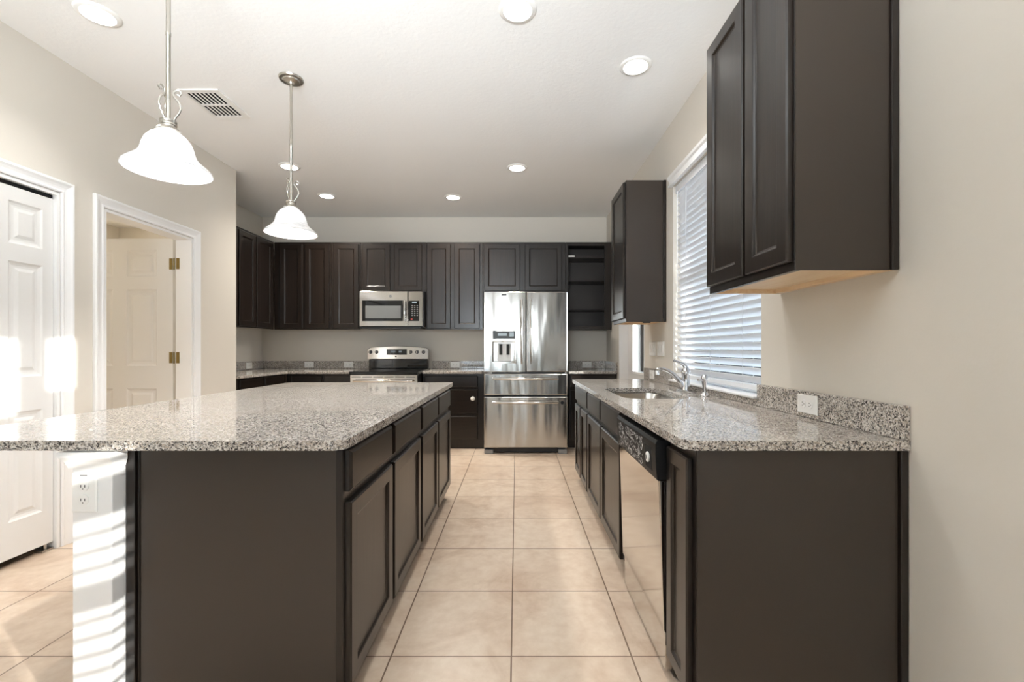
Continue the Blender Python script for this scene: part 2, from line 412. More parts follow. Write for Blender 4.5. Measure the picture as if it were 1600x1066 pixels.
# the outside door at the back right, half glazed, set back in the wall
structure('trim_7', MB().box(XR-0.002, ED[2]-0.022, 0.001, XR+0.10, ED[2]-0.0005, ED[3]-0.001).box(XR-0.002, ED[0]+0.0005, 0.001, XR+0.10, ED[0]+0.022, ED[3]-0.001)
          .box(XR-0.002, ED[0]+0.022, ED[3]-0.022, XR+0.10, ED[2]-0.022, ED[3]-0.001), 'trim')
d1 = structure('door_1')
mb = MB(); y0, y1, xg = ED[0]+0.004, ED[2]-0.004, XR+0.102
gy0, gy1, gz0, gz1 = y0+0.15, 4.905, 0.905, 1.93
for b in ((y0, 0.012, gy0, 2.05), (gy1, 0.012, y1, 2.05), (gy0, 0.012, gy1, gz0), (gy0, gz1, gy1, 2.05)): mb.box(xg, b[0], b[1], xg+0.044, b[2], b[3])
build('door_slab', mb, 'door', d1)
mb = MB()
for b in ((gy0, gz0, gy0+0.025, gz1), (gy1-0.025, gz0, gy1, gz1), (gy0+0.025, gz0, gy1-0.025, gz0+0.025), (gy0+0.025, gz1-0.025, gy1-0.025, gz1)): mb.box(xg-0.012, b[0], b[1], xg-0.0005, b[2], b[3])
build('glazing_bead', mb, 'trim', d1, bevel=0.003)
build('door_pane', MB().box(xg+0.034, gy0+0.002, gz0+0.002, xg+0.039, gy1-0.002, gz1-0.002), 'glass', d1)
# the six panel door standing open behind the left wall
d2 = structure('door_2')
RP = [(0.010,-0.006),(0.022,-0.009),(0.034,-0.009),(0.052,-0.003)]
yd = 3.765; hx = -2.868
us = [hx-0.89, hx-0.754, hx-0.502, hx-0.388, hx-0.136, hx]
vs = [0.012, 0.25, 0.842, 1.03, 1.671, 1.777, 2.0, 2.095]
dm = panel_grid(MB(), lambda u,v,w: (u, yd-w, v), us, vs, {(i,j) for i in (1,3) for j in (1,3,5)}, 0.035, [(i, 0.035+w) for i, w in RP])
build('door_slab', dm, 'door', d2)
for zc in (1.882, 1.10, 0.28):
    hb = MB().box(hx-0.030, yd-0.0385, zc-0.046, hx-0.002, yd-0.0362, zc+0.046).box(XL-0.122, yd-0.0555, zc-0.046, XL-0.094, yd-0.0535, zc+0.046)
    hb.lathe([(0.006,-0.048),(0.006,0.048)], (hx+0.016, yd-0.045, zc), 10, True)
    build('hinge', hb, 'brass', d2, bevel=0.001)
# bifold closet door: four leaves
d3 = structure('door_3')
fw_ = (2.643-1.43-0.036-0.016)/4
for k in range(4):
    a = 1.43+0.018+0.004+k*(fw_+0.003); b = a + fw_
    fx = XL-0.045
    leaf = panel_grid(MB(), lambda u,v,w: (fx+w, u, v), [a, a+0.058, b-0.058, b], [0.045, 0.24, 0.83, 1.02, 1.65, 1.745, 1.975, 2.052], {(1,1),(1,3),(1,5)}, 0.03, [(i, 0.03+w) for i, w in RP])
    build('door_leaf', leaf, 'door', d3)
build('pivot_bracket', MB().box(XL-0.06, 2.56, 0.001, XL-0.012, 2.622, 0.012).box(XL-0.042, 2.585, 0.012, XL-0.03, 2.6, 0.0445), 'nickel', d3)
build('track', MB().box(XL-0.05, 1.4495, 2.058, XL-0.02, 2.6235, 2.0755), 'shadow', d3)
# pantry behind the open door and closet behind the bifold
structure('wall_pantry', MB().box(-5.6, 5.0, 0, XL2-0.127, 5.1, 2.53).box(-5.7, 2.2, 0, -5.6, 5.1, 2.53).box(-5.6, 2.66, 0, XL-0.127, 2.76, 2.53).box(-4.55, 4.55, 0, -4.45, 4.999, 2.53), 'wall')
structure('ceiling_pantry', MB().box(-5.7, 2.66, 2.531, XL-0.127, 4.184, 2.62).box(-5.7, 4.184, 2.531, XL2-0.127, 5.1, 2.62), 'ceiling')
structure('wall_closet', MB().box(-3.45, 1.2, 0, -3.4, 2.655, 2.5).box(-3.4, 1.2, 0, XL-0.127, 1.3, 2.5).box(-3.45, 1.2, 2.501, XL-0.127, 2.655, 2.55), 'shadow')
pl = bpy.data.lights.new('pantry_lamp', 'POINT'); pl.energy = 55; pl.color = (1.0, 0.95, 0.84); pl.shadow_soft_size = 0.12
po = bpy.data.objects.new('pantry_lamp', pl); C.objects.link(po); po.location = (-5.0, 4.0, 2.3)
# outside
structure('ground', MB().box(-40, -40, -0.3, 60, 60, -0.15), 'ground')
structure('ceiling_sky_block', MB().box(XR+WT+0.01, 1.0, 2.75, 4.6, 15, 2.87), 'ceiling')  # no known porch: unseen roof added to keep sky light off the blind
structure('wall_sky_block', MB().box(1.55, 0.85, -0.1, 4.6, 0.95, 2.749), 'house')  # unseen wall added to cut the sky light reaching the blind sideways
structure('floor_outside', MB().box(XR+WT, 1.0, -0.15, 4.6, 26, -0.10), 'patio')
nb = thing('neighbor_house', 'blue-grey house outside, seen in slivers through the kitchen window blind', 'building', (4.6, 12, -0.15))
mb = MB().box(4.6, 5, -0.15, 4.9, 26, 3.2)
build('house_wall', mb, 'house', nb)
for y in (8.28, 9.87, 11.6, 13.4):
    f = MB(); f.box(4.57, y, -0.1, 4.598, y+0.9, 1.75)
    p = build('house_window', f, 'houseglass', nb)
    g = MB()
    for t in range(1, 4): g.box(4.55, y+t*0.9/4-0.03, -0.1, 4.569, y+t*0.9/4+0.03, 1.75)
    for t in range(1, 5): g.box(4.55, y, -0.1+t*0.37-0.03, 4.5688, y+0.9, -0.1+t*0.37+0.03)
    build('muntin', g, 'trim', p)

# ------------------------------------------------------------------ cabinets
def cab_parts(root, fn, face_w, doors=(), drawers=(), fr=0.058):
    for (u0, v0, u1, v1) in doors: build('door', shaker(fn, u0, v0, u1, v1, fr), 'wood', root)
def carcass_upper(root, x0, y0, x1, y1, z0, z1, rail_dir, birch=True):
    """closed box with a pale recessed underside; rail_dir = side the doors are on"""
    mb = MB().box(x0, y0, z0+0.020, x1, y1, z1)
    rail = 0.02
    if rail_dir == '-y': mb.box(x0, y0, z0, x1, y0+rail, z0+0.0195)
    if rail_dir == '-x': mb.box(x0, y0, z0, x0+rail, y1, z0+0.0195)
    if rail_dir == '+x': mb.box(x1-rail, y0, z0, x1, y1, z0+0.0195)
    build('carcass', mb, 'wood', root, bevel=0.0015)
UZ0, UZ1 = 1.412, 2.49
YU = YF-0.33                                               # face of the upper cabinets on the back wall
G = 'dark upper cabinets'
B = mapB(YU)
def upper_back(x0, x1, z0, doors, label):
    t = thing('upper_cabinet', label, 'cabinet', ((x0+x1)/2, YF-0.165, z0), G)
    carcass_upper(t, x0+0.001, YU, x1-0.001, YF-0.001, z0, UZ1, '-y')
    for a, b in doors: build('door', shaker(B, a, z0+0.012, b, UZ1-0.028), 'wood', t)
    return t
t = thing('upper_cabinet', 'dark two-door upper cabinet on the left return wall, facing right', 'cabinet', (XL2+0.165, 4.9, UZ0), G)
carcass_upper(t, XL2+0.001, 4.33, -2.995, YU-0.002, UZ0, UZ1, '+x')
I = mapI(-2.995)
for a, b in ((4.35, 4.775), (4.80, 5.108), (5.124, 5.455)): build('door', shaker(I, a, UZ0+0.012, b, UZ1-0.028), 'wood', t)
t['label'] = 'dark upper cabinet on the left return wall, its doors facing right'
t = upper_back(-2.992, -2.287, UZ0, ((-2.913,-2.637),(-2.606,-2.307)), 'dark two-door upper cabinet in the back left corner, behind the far pendant shade')
upper_back(-2.286, -1.926, UZ0, ((-2.25,-1.945),), 'dark single-door upper cabinet directly left of the microwave')
upper_back(-1.925, -1.114, 1.877, ((-1.897,-1.559),(-1.504,-1.165)), 'short dark two-door upper cabinet directly above the microwave')
upper_back(-1.113, -0.417, UZ0, ((-1.101,-0.812),(-0.766,-0.456)), 'tall dark two-door upper cabinet between the microwave and the refrigerator')
upper_back(-0.416, 0.606, 1.876, ((-0.402,0.044),(0.102,0.559)), 'short dark two-door upper cabinet over the refrigerator')
t = thing('open_shelf_cabinet', 'dark doorless upper cabinet with open shelves right of the refrigerator', 'cabinet', (0.89, YF-0.165, UZ0), G)
x0, x1 = 0.608, XR-0.003
mb = MB().box(x0, YU+0.02, UZ0, x0+0.018, YF-0.001, UZ1).box(x1-0.018, YU+0.02, UZ0, x1, YF-0.001, UZ1).box(x0+0.018, YF-0.012, UZ0, x1-0.018, YF-0.001, UZ1)
mb.box(x0+0.018, YU+0.02, UZ0, x1-0.018, YF-0.012, UZ0+0.03).box(x0+0.018, YU+0.02, UZ1-0.02, x1-0.018, YF-0.012, UZ1)
build('carcass', mb, 'inside', t)
mb = MB()
for b in ((x0, UZ0, x0+0.032, UZ1), (1.086, UZ0, x1, UZ1), (x0+0.032, UZ0, 1.086, UZ0+0.042), (x0+0.032, UZ1-0.045, 1.086, UZ1)): fbox(mb, B, b[0], b[1], -0.0195, b[2], b[3], 0)
build('face_frame', mb, 'wood', t, bevel=0.0015)
SH = (2.312, 2.023, 1.667)
for z in SH: build('shelf', MB().box(x0+0.019, YU+0.022, z-0.016, x1-0.019, YF-0.013, z), 'woodx', t, bevel=0.0015)
o = build('paper_slip', MB().box(0.645, YU+0.03, SH[0]+0.001, 0.722, YU+0.09, SH[0]+0.021), 'white', None, bevel=0.002)
o.name = 'small_box'; tag(o, 'small white box lying on the top shelf of the open cabinet', 'box')

def upper_right(y0, y1, z0, z1, doors, label, panel_label):
    t = thing('upper_cabinet', label, 'cabinet', (XR-0.16, (y0+y1)/2, z0), G)
    xf = XR-0.316
    mb = MB().box(xf, y0+0.004, z0+0.03, XR-0.001, y1, z1).box(xf, y0+0.004, z0, xf+0.02, y1, z0+0.0295)
    build('carcass', mb, 'wood', t, bevel=0.0015)
    build('underside', MB().box(xf+0.0205, y0+0.006, z0+0.020, XR-0.002, y1-0.002, z0+0.0295).box(xf+0.0205, y0+0.006, z0+0.002, XR-0.002, y0+0.018, z0+0.0198)
          .box(xf+0.0205, y1-0.014, z0+0.002, XR-0.002, y1-0.002, z0+0.0198).box(XR-0.03, y0+0.0185, z0+0.002, XR-0.002, y1-0.0145, z0+0.0198), 'birch', t)['label'] = 'pale unfinished wood underside'
    build('end_panel', MB().box(xf+0.001, y0, z0, XR-0.0255, y0+0.0035, z1), 'lam', t)
    build('scribe_moulding', MB().box(XR-0.0245, y0-0.009, z0, XR-0.0012, y0+0.0035, z1), 'wood', t, bevel=0.003)
    for a, b in doors: build('door', shaker(mapR(xf), a, z0+0.028, b, z1-0.012), 'wood', t)
    return t
upper_right(1.38, 1.995, 1.418, 2.508, ((1.392,1.650),(1.668,1.98)), 'large near dark upper cabinet on the right wall, in front of the window', '')
far = upper_right(3.514, 3.975, 1.386, 2.500, ((3.526,3.962),), 'dark upper cabinet on the right wall beyond the window, beside the outside door', '')
build('clip', MB().box(0.99, 3.5, 1.376, 1.05, 3.512, 1.386), 'black', far)

# base cabinets
G = 'dark base cabinets'
ZT = 0.868
def base_unit(label, fn, box, toe, u_doors, u_drawers, loc, hdr=0.0, zs=(0.10, 0.688, 0.722, 0.852), mats=('wood','woody'), name='base_cabinet', ztop=ZT):
    t = thing(name, label, 'cabinet', loc, G)
    x0, y0, x1, y1 = box
    build('carcass', MB().box(x0, y0, 0.10, x1, y1, ztop), 'wood', t, bevel=0.0015)
    a, b, c, d = toe
    build('toe_kick', MB().box(a, b, 0.001, c, d, 0.0995), 'wood', t)
    for u0, u1 in u_doors: build('door', shaker(fn, u0, zs[0], u1, zs[1]), mats[0], t)
    for u0, u1 in u_drawers: build('drawer', drawer_front(fn, u0, zs[2], u1, zs[3]), mats[1], t)
    return t
XI, XRf = -0.543, 0.545
I = mapI(XI); R = mapR(XRf)
isl1 = base_unit('near island base cabinet, two drawers over two doors, with dark end panel', I, (-1.205, 1.405, XI, 2.466), (-1.205, 1.405, XI-0.07, 2.466), ((1.414,1.888),(1.918,2.445)), ((1.414,1.888),(1.918,2.445)), (-0.87,1.93,0))
build('end_panel', MB().box(-1.178, 1.400, 0.001, XI-0.0225, 1.4045, ZT), 'lam', isl1)
build('corner_stile', MB().box(XI-0.022, 1.398, 0.001, XI-0.0005, 1.4045, ZT), 'wood', isl1, bevel=0.001)
build('batten', MB().box(-1.2135, 1.388, 0.001, -1.186, 1.4045, ZT).box(-1.1855, 1.396, 0.001, -1.1785, 1.4045, ZT), 'wood', isl1, bevel=0.002)
base_unit('far island base cabinet, two drawers over two doors, nearer the refrigerator', I, (-1.205, 2.468, XI, 3.556), (-1.205, 2.468, XI-0.07, 3.556), ((2.489,2.982),(3.011,3.537)), ((2.489,2.982),(3.011,3.537)), (-0.87,3.0,0))
nar = base_unit('narrow dark base cabinet at the near right end, beside the dishwasher', R, (XRf, 1.3545, XR-0.026, 1.578), (XRf+0.07, 1.3545, XR-0.026, 1.578), (), (), (0.86,1.46,0))
build('door', shaker(R, 1.379, 0.10, 1.566, 0.835, 0.05), 'wood', nar)
build('end_panel', MB().box(XRf+0.002, 1.349, 0.001, XR-0.0265, 1.354, ZT), 'lam', nar)
build('scribe_moulding', MB().box(XR-0.0255, 1.338, 0.001, XR-0.0015, 1.36, ZT), 'wood', nar, bevel=0.003)
base_unit('dark sink base cabinet beyond the dishwasher, two doors under two false drawers', R, (XRf, 2.235, XRf+0.02, 3.322), (XRf+0.07, 2.235, XRf+0.085, 3.322), ((2.277,2.790),(2.812,3.312)), ((2.277,2.790),(2.812,3.312)), (0.86,2.78,0))
base_unit('dark base cabinet at the far end of the sink counter, one drawer, two doors', R, (XRf, 3.324, XR-0.003, 4.02), (XRf+0.07, 3.324, XR-0.003, 4.02), ((3.345,3.672),(3.70,4.008)), ((3.345,4.008),), (0.86,3.67,0))
YBf = YF-0.61; Bb = mapB(YBf); ZT2 = 0.880
base_unit('dark base cabinet along the left return wall, behind the island', mapI(-2.715), (XL2+0.002, 4.34, -2.715, 5.21), (XL2+0.002, 4.34, -2.785, 5.21), ((4.36,4.77),(4.79,5.19)), ((4.36,4.77),(4.79,5.19)), (-3.02,4.8,0), ztop=ZT2, zs=(0.10,0.69,0.724,0.864))
base_unit('dark base cabinet in the back left corner, left of the range', Bb, (-2.69, YBf, -1.872, YF-0.002), (-2.69, YBf+0.07, -1.872, YF-0.002), ((-2.63,-2.27),(-2.25,-1.89)), ((-2.63,-2.27),(-2.25,-1.89)), (-2.28,5.54,0), mats=('wood','woodx'), ztop=ZT2, zs=(0.10,0.69,0.724,0.864))
dr = base_unit('dark three-drawer base cabinet between the range and the refrigerator', Bb, (-1.098, YBf, -0.385, YF-0.002), (-1.098, YBf+0.02, -0.385, YF-0.002), (), (), (-0.74,5.54,0), ztop=ZT2)
for v0, v1 in ((0.725,0.858),(0.415,0.698),(0.115,0.388)): build('drawer', drawer_front(Bb, -1.08, v0, -0.452, v1), 'woodx', dr)
build('knob', MB().lathe([(0.0,0.0),(0.022,0.0),(0.025,-0.006),(0.024,-0.016),(0.018,-0.02),(0.0,-0.021)], (-0.51, YBf-T-0.0005, 0.592), 20, axis='y'), 'white', dr, smooth=True)['label'] = 'round white knob'
base_unit('dark base cabinet right of the refrigerator, under the open shelves', Bb, (0.612, YBf, XR-0.002, YF-0.002), (0.612, YBf+0.07, XR-0.002, YF-0.002), ((0.635,1.155),), ((0.635,1.155),), (0.89,5.54,0), mats=('wood','woodx'), ztop=ZT2, zs=(0.10,0.69,0.724,0.864))

# half wall carrying the island's overhang
pw = thing('half_wall', 'white half wall with crown cap holding up the island overhang', 'half wall', (-1.278, 2.45, 0))
build('post', MB().box(-1.337, 1.345, 0.001, -1.218, 3.556, ZT), 'trim', pw, bevel=0.003)
cap = MB()
cv = [(0.0,-0.052),(0.006,-0.052),(0.008,-0.044),(0.012,-0.032),(0.022,-0.018),(0.028,-0.012),(0.028,-0.002)]
def capring(o, z): return [(-1.337-o-0.0005, 1.345-min(o,0.02)-0.0005, ZT+z), (-1.218+min(o,0.011)+0.0005, 1.345-min(o,0.02)-0.0005, ZT+z), (-1.218+min(o,0.011)+0.0005, 1.386, ZT+z), (-1.337-o-0.0005, 1.386, ZT+z)]
cap.loft([capring(o, z) for o, z in cv])
build('crown_cap', cap, 'trim', pw)

# ------------------------------------------------------------------ worktops
def worktop(label, loc, mbs, splash=None):
    t = thing('countertop', label, 'countertop', loc)
    build('slab', mbs, 'granite', t, bevel=0.004)
    if splash: build('backsplash', splash, 'granite', t, bevel=0.003)
    return t
CZ0, CZ1 = 0.870, 0.900
worktop('large speckled grey granite island countertop under the two pendants', (-1.18, 2.5, CZ0), MB().slab(round_rect(-1.853, 1.333, -0.514, 3.65, 0.045, 7, (1,1,1,1)), [], CZ0, CZ1))
sk = round_rect(0.600, 2.45, 0.975, 3.12, 0.09, 8)
sp_ = MB().box(XR-0.024, 1.334, CZ1+0.0005, XR-0.001, 2.148, CZ1+0.104).box(XR-0.024, 2.150, CZ1+0.0005, XR-0.001, 3.36, CZ1+0.032).box(XR-0.024, 3.362, CZ1+0.0005, XR-0.001, 4.05, CZ1+0.104)
worktop('speckled granite countertop with sink cutout along the right wall under the window', (0.84, 2.7, CZ0), MB().slab(round_rect(0.500, 1.333, XR-0.001, 4.05, 0.05, 7, (1,0,0,1)), [sk[::-1]], CZ0, CZ1), sp_)
BZ0, BZ1, YC = 0.882, 0.912, YF-0.648
lsh = [(XL2+0.001, 4.33), (-2.68, 4.33), (-2.68, YC-0.02), (-2.66, YC), (-1.873, YC), (-1.873, YF-0.001), (XL2+0.001, YF-0.001)]
worktop('L-shaped granite countertop in the back left corner, left of the range', (-2.6, 5.5, BZ0), MB().slab(lsh, [], BZ0, BZ1),
        MB().box(XL2+0.001, 4.33, BZ1+0.0005, XL2+0.021, YF-0.001, BZ1+0.104).box(XL2+0.022, YF-0.021, BZ1+0.0005, -1.873, YF-0.001, BZ1+0.104))
worktop('short granite countertop between the range and the refrigerator', (-0.74, 5.5, BZ0), MB().slab([(-1.097,YC),(-0.40,YC),(-0.376,YC+0.03),(-0.376,YF-0.001),(-1.097,YF-0.001)], [], BZ0, BZ1),
        MB().box(-1.097, YF-0.021, BZ1+0.0005, -0.376, YF-0.001, BZ1+0.104))
worktop('short granite countertop right of the refrigerator, beneath the open shelves', (0.89, 5.5, BZ0), MB().slab([(0.610,YC),(XR-0.001,YC),(XR-0.001,YF-0.001),(0.610,YF-0.001)], [], BZ0, BZ1),
        MB().box(0.610, YF-0.021, BZ1+0.0005, XR-0.022, YF-0.001, BZ1+0.104).box(XR-0.021, YC+0.002, BZ1+0.0005, XR-0.001, YF-0.001, BZ1+0.104))

# ------------------------------------------------------------------ sink, faucet, sprayer
sk_t = thing('sink', 'stainless undermount sink set in the granite countertop', 'sink', (0.79, 2.78, 0.68))
def ringz(o, z, r): return [(x, y, z) for x, y in round_rect(0.596-o, 2.446-o, 0.979+o, 3.124+o, r, 8)]
bowl = MB().loft([ringz(0.02,0.8685,0.10), ringz(0.0,0.8685,0.09), ringz(-0.004,0.86,0.09), ringz(-0.012,0.72,0.08), ringz(-0.03,0.695,0.07), ringz(-0.06,0.690,0.05)], False, True)
build('basin', bowl, 'steel2', sk_t, smooth=True)
build('drain', MB().lathe([(0.0,0.0),(0.038,0.0),(0.042,0.003),(0.042,-0.004),(0.0,-0.004)], (0.79, 2.85, 0.6935), 24), 'chrome', sk_t, smooth=True)
fa = thing('faucet', 'chrome single-lever faucet with low spout standing behind the sink', 'faucet', (1.085, 2.86, CZ1))
fx_, fy_, fz_ = 1.085, 2.86, CZ1+0.0006
build('deck_plate', MB().slab(round_rect(fx_-0.028, fy_-0.11, fx_+0.028, fy_+0.11, 0.027, 6), [], fz_, fz_+0.010), 'chrome', fa, bevel=0.003)
build('body', MB().lathe([(0.0,0.0),(0.027,0.0),(0.026,0.02),(0.023,0.05),(0.024,0.085),(0.028,0.105),(0.027,0.125),(0.018,0.142),(0.0,0.148)], (fx_, fy_, fz_+0.0105), 24), 'chrome', fa, smooth=True)
sp = [(fx_-0.018,fy_,fz_+0.035),(fx_-0.045,fy_+0.005,fz_+0.075),(fx_-0.075,fy_+0.010,fz_+0.108),(fx_-0.11,fy_+0.015,fz_+0.132),(fx_-0.14,fy_+0.02,fz_+0.142),(fx_-0.16,fy_+0.023,fz_+0.143),(fx_-0.175,fy_+0.025,fz_+0.138)]
build('spout', MB().tube(sp, [0.017,0.016,0.0145,0.013,0.012,0.0125,0.013], 14), 'chrome', fa, smooth=True)
build('aerator', MB().lathe([(0.0,0.0),(0.0135,0.0),(0.0135,0.026),(0.0,0.026)], (fx_-0.176, fy_+0.025, fz_+0.107), 16), 'chrome', fa, smooth=True)
build('lever', MB().tube([(fx_+0.004,fy_,fz_+0.142),(fx_-0.004,fy_,fz_+0.160),(fx_-0.022,fy_+0.003,fz_+0.176),(fx_-0.05,fy_+0.006,fz_+0.190),(fx_-0.075,fy_+0.008,fz_+0.198)], [0.016,0.013,0.009,0.0075,0.009], 12), 'chrome', fa, smooth=True)
sy_ = thing('side_sprayer', 'small chrome side sprayer standing right of the faucet', 'sprayer', (1.085, 2.575, CZ1))
build('base', MB().lathe([(0.0,0.0),(0.026,0.0),(0.026,0.006),(0.019,0.016),(0.015,0.024),(0.0,0.024)], (1.085, 2.575, fz_), 20), 'chrome', sy_, smooth=True)
build('head', MB().lathe([(0.0,0.0),(0.012,0.0),(0.012,0.03),(0.016,0.055),(0.019,0.075),(0.018,0.09),(0.010,0.1),(0.0,0.101)], (1.085, 2.575, fz_+0.0245), 20).box(1.045, 2.567, fz_+0.088, 1.083, 2.583, fz_+0.100), 'chrome', sy_, smooth=True)

# ------------------------------------------------------------------ dishwasher
dw = thing('dishwasher', 'stainless dishwasher with black control panel under the right counter', 'dishwasher', (0.8, 1.89, 0))
ya, yb = 1.588, 2.196
build('tub', MB().box(0.556, ya+0.003, 0.06, XR-0.04, yb-0.003, 0.852), 'black', dw)
def lean(z): return 0.523 - 0.026*(z-0.15)/0.70
mb = MB().hexa([(lean(0.17),ya,0.17),(lean(0.17),yb,0.17),(0.555,yb,0.17),(0.555,ya,0.17),(lean(0.705)+0.004,ya,0.705),(lean(0.705)+0.004,yb,0.705),(0.545,yb,0.705),(0.545,ya,0.705)])
build('door_panel', mb, 'steelx', dw, bevel=0.003)
build('door_edge', MB().box(0.5275, ya-0.002, 0.17, 0.555, ya-0.0003, 0.704), 'black', dw)
mb = MB()
prof = [(0.548,0.707),(0.500,0.707),(0.497,0.74),(0.4935,0.80),(0.494,0.835),(0.500,0.848),(0.548,0.850)]
mb.loft([[(x, ya, z) for x, z in prof], [(x, yb, z) for x, z in prof]])
build('control_panel', mb, 'satin', dw, bevel=0.002)
build('button_plate', MB().hexa([(0.4965,ya+0.05,0.728),(0.4965,ya+0.13,0.728),(0.499,ya+0.13,0.728),(0.499,ya+0.05,0.728),(0.4926,ya+0.05,0.812),(0.4926,ya+0.13,0.812),(0.496,ya+0.13,0.812),(0.496,ya+0.05,0.812)]), 'shadow', dw)
btn = build('button', MB().lathe([(0.0,0.0),(0.019,0.0),(0.019,-0.005),(0.012,-0.007),(0.0,-0.007)], (0.4940, ya+0.088, 0.770), 20, axis='x'), 'white', dw, smooth=True)
build('button_center', MB().lathe([(0.0,0.0),(0.008,0.0),(0.008,-0.002),(0.0,-0.002)], (0.4868, ya+0.088, 0.770), 14, axis='x'), 'grey', btn, smooth=True)
# crumpled clear film still stuck on the control panel
fb = MB(); nu, nv = 40, 14; grid = []
for i in range(nu+1):
    row = []
    for j in range(nv+1):
        u, v = i/nu, j/nv; y = ya+0.145+u*0.40; z = 0.722+v*0.108
        bx = 0.4965 - 0.003*(z-0.722)/0.08
        w = 0.0030 + 0.0016*math.sin(9*u+5*v) + 0.0007*math.sin(31*u-9*v+1) + 0.0006*random.random()
        row.append(fb.bm.verts.new((bx - w - 0.001, y, z)))
    grid.append(row)
for i in range(nu):
    for j in range(nv): fb.bm.faces.new((grid[i][j], grid[i+1][j], grid[i+1][j+1], grid[i][j+1]))
build('plastic_film', fb, 'film', dw, smooth=True)['label'] = 'crinkled clear protective film'
build('kick_plate', MB().box(0.530, ya+0.004, 0.03, 0.555, yb-0.004, 0.162), 'steelx', dw, bevel=0.002)
for q in (ya+0.05, yb-0.09): build('foot', MB().box(0.60, q, 0.001, 0.64, q+0.04, 0.0595), 'black', dw)

# ------------------------------------------------------------------ refrigerator
fr = thing('refrigerator', 'stainless french door refrigerator with dispenser and two freezer drawers', 'refrigerator', (0.103, 5.3, 0))
YFr = 4.97; fx0, fx1 = -0.363, 0.569; Fm = lambda u, v, w: (u, YFr + 0.075 - w, v)
build('body', MB().box(fx0+0.006, YFr+0.08, 0.045, fx1-0.006, 5.79, 1.80), 'grey', fr, bevel=0.004)
DT = 0.075; split = 0.1065
def px(x): return (x-807)/698*YFr
def pz(y): return H - (y-545)/698*YFr
ldus = [fx0, px(769), px(806), split-0.003]
ldvs = [0.915, pz(566.5), pz(533), pz(530.5), pz(516), 1.809]
ld = panel_grid(MB(), Fm, ldus, ldvs, {(1,1)}, DT, [(0.003, DT+0.002), (0.008, DT+0.002), (0.009, DT-0.055)])
left = build('door', ld, 'steel', fr, bevel=0.006)
build('dispenser_display', fbox(MB(), Fm, px(770), pz(530), DT+0.0005, px(805), pz(517), DT+0.004), 'black', left, bevel=0.001)
for q in ((778,525,792,521),(796,526,803,519.5)): build('dispenser_icon', fbox(MB(), Fm, px(q[0]), pz(q[1]), DT+0.0042, px(q[2]), pz(q[3]), DT+0.005), 'led', left)
build('dispenser_back', fbox(MB(), Fm, px(777), pz(565), DT-0.0545, px(798.5), pz(536), DT-0.045), 'white', left, bevel=0.002)
for a in (780, 791.3): build('dispenser_paddle', fbox(MB(), Fm, px(a), pz(554.5), DT-0.0445, px(a+4.8), pz(538), DT-0.03), 'slot', left, bevel=0.002)
build('drip_tray', fbox(MB(), Fm, px(768.5), pz(568), DT+0.0005, px(806.5), pz(565.2), DT+0.014), 'steelx', left, bevel=0.002)
build('badge', fbox(MB(), Fm, px(784), pz(461.6), DT+0.0003, px(791), pz(460), DT+0.002), 'slot', left)
right = build('door', rings(MB(), Fm, split+0.003, 0.915, fx1, 1.809, [(0,0),(0,DT-0.01),(0.004,DT-0.003),(0.011,DT)]), 'steel', fr, smooth=False)
build('drawer', rings(MB(), Fm, fx0, 0.655, fx1, 0.897, [(0,0),(0,DT-0.01),(0.004,DT-0.003),(0.011,DT)]), 'steel', fr)
lowd = build('drawer', rings(MB(), Fm, fx0, 0.071, fx1, 0.641, [(0,0),(0,DT-0.01),(0.004,DT-0.003),(0.011,DT)]), 'steel', fr)
def bar_handle(mb, p0, p1, out, bow, r):
    p0, p1 = Vector(p0), Vector(p1); n = 14; o = Vector((0, -1, 0)); pts = []
    for k in range(n+1):
        s = k/n; pts.append(p0.lerp(p1, s) + o*(out + bow*math.sin(PI*s)))
    mb.tube(pts, [r*(0.85+0.3*math.sin(PI*k/n)) for k in range(n+1)], 14)
    for p, s in ((p0, 0.04), (p1, 0.96)):
        q = p0.lerp(p1, s); mb.tube([q + o*0.001, q + o*(out+bow*math.sin(PI*s))], r*0.7, 10)
    return mb
for x, par in ((px(815), left), (px(829.7), right)):
    build('handle', bar_handle(MB(), (x, YFr, 1.01), (x, YFr, 1.72), 0.035, 0.025, 0.013), 'steelx', par, smooth=True)
for z, par in ((pz(592), [c for c in fr.children if c.name.startswith('drawer')][0]), (pz(628.5), lowd)):
    build('handle', bar_handle(MB(), (px(770), YFr, z), (px(872), YFr, z), 0.035, 0.025, 0.015), 'steelx', par, smooth=True)
build('round_sticker', MB().lathe([(0.0,0.0),(0.019,0.0),(0.019,-0.002),(0.0,-0.002)], (px(878.5), YFr-0.0005, pz(629.5)), 20, axis='y').lathe([(0.0,0.0),(0.006,0.0),(0.006,-0.0005),(0.0,-0.0005)], (px(878.5), YFr-0.003, pz(629.5)), 10, axis='y'), 'black', lowd)
for q in (fx0+0.03, fx1-0.09): build('hinge_cover', fbox(MB(), Fm, q, 0.899, 0.02, q+0.06, 0.912, 0.07), 'steelx', fr)
build('base_grille', MB().box(fx0+0.02, YFr+0.045, 0.015, fx1-0.02, YFr+0.074, 0.068), 'black', fr)
for a in (fx0+0.004, fx1-0.104): build('foot', MB().box(a, YFr+0.01, 0.001, a+0.10, YFr+0.07, 0.05), 'grey', fr, bevel=0.006)

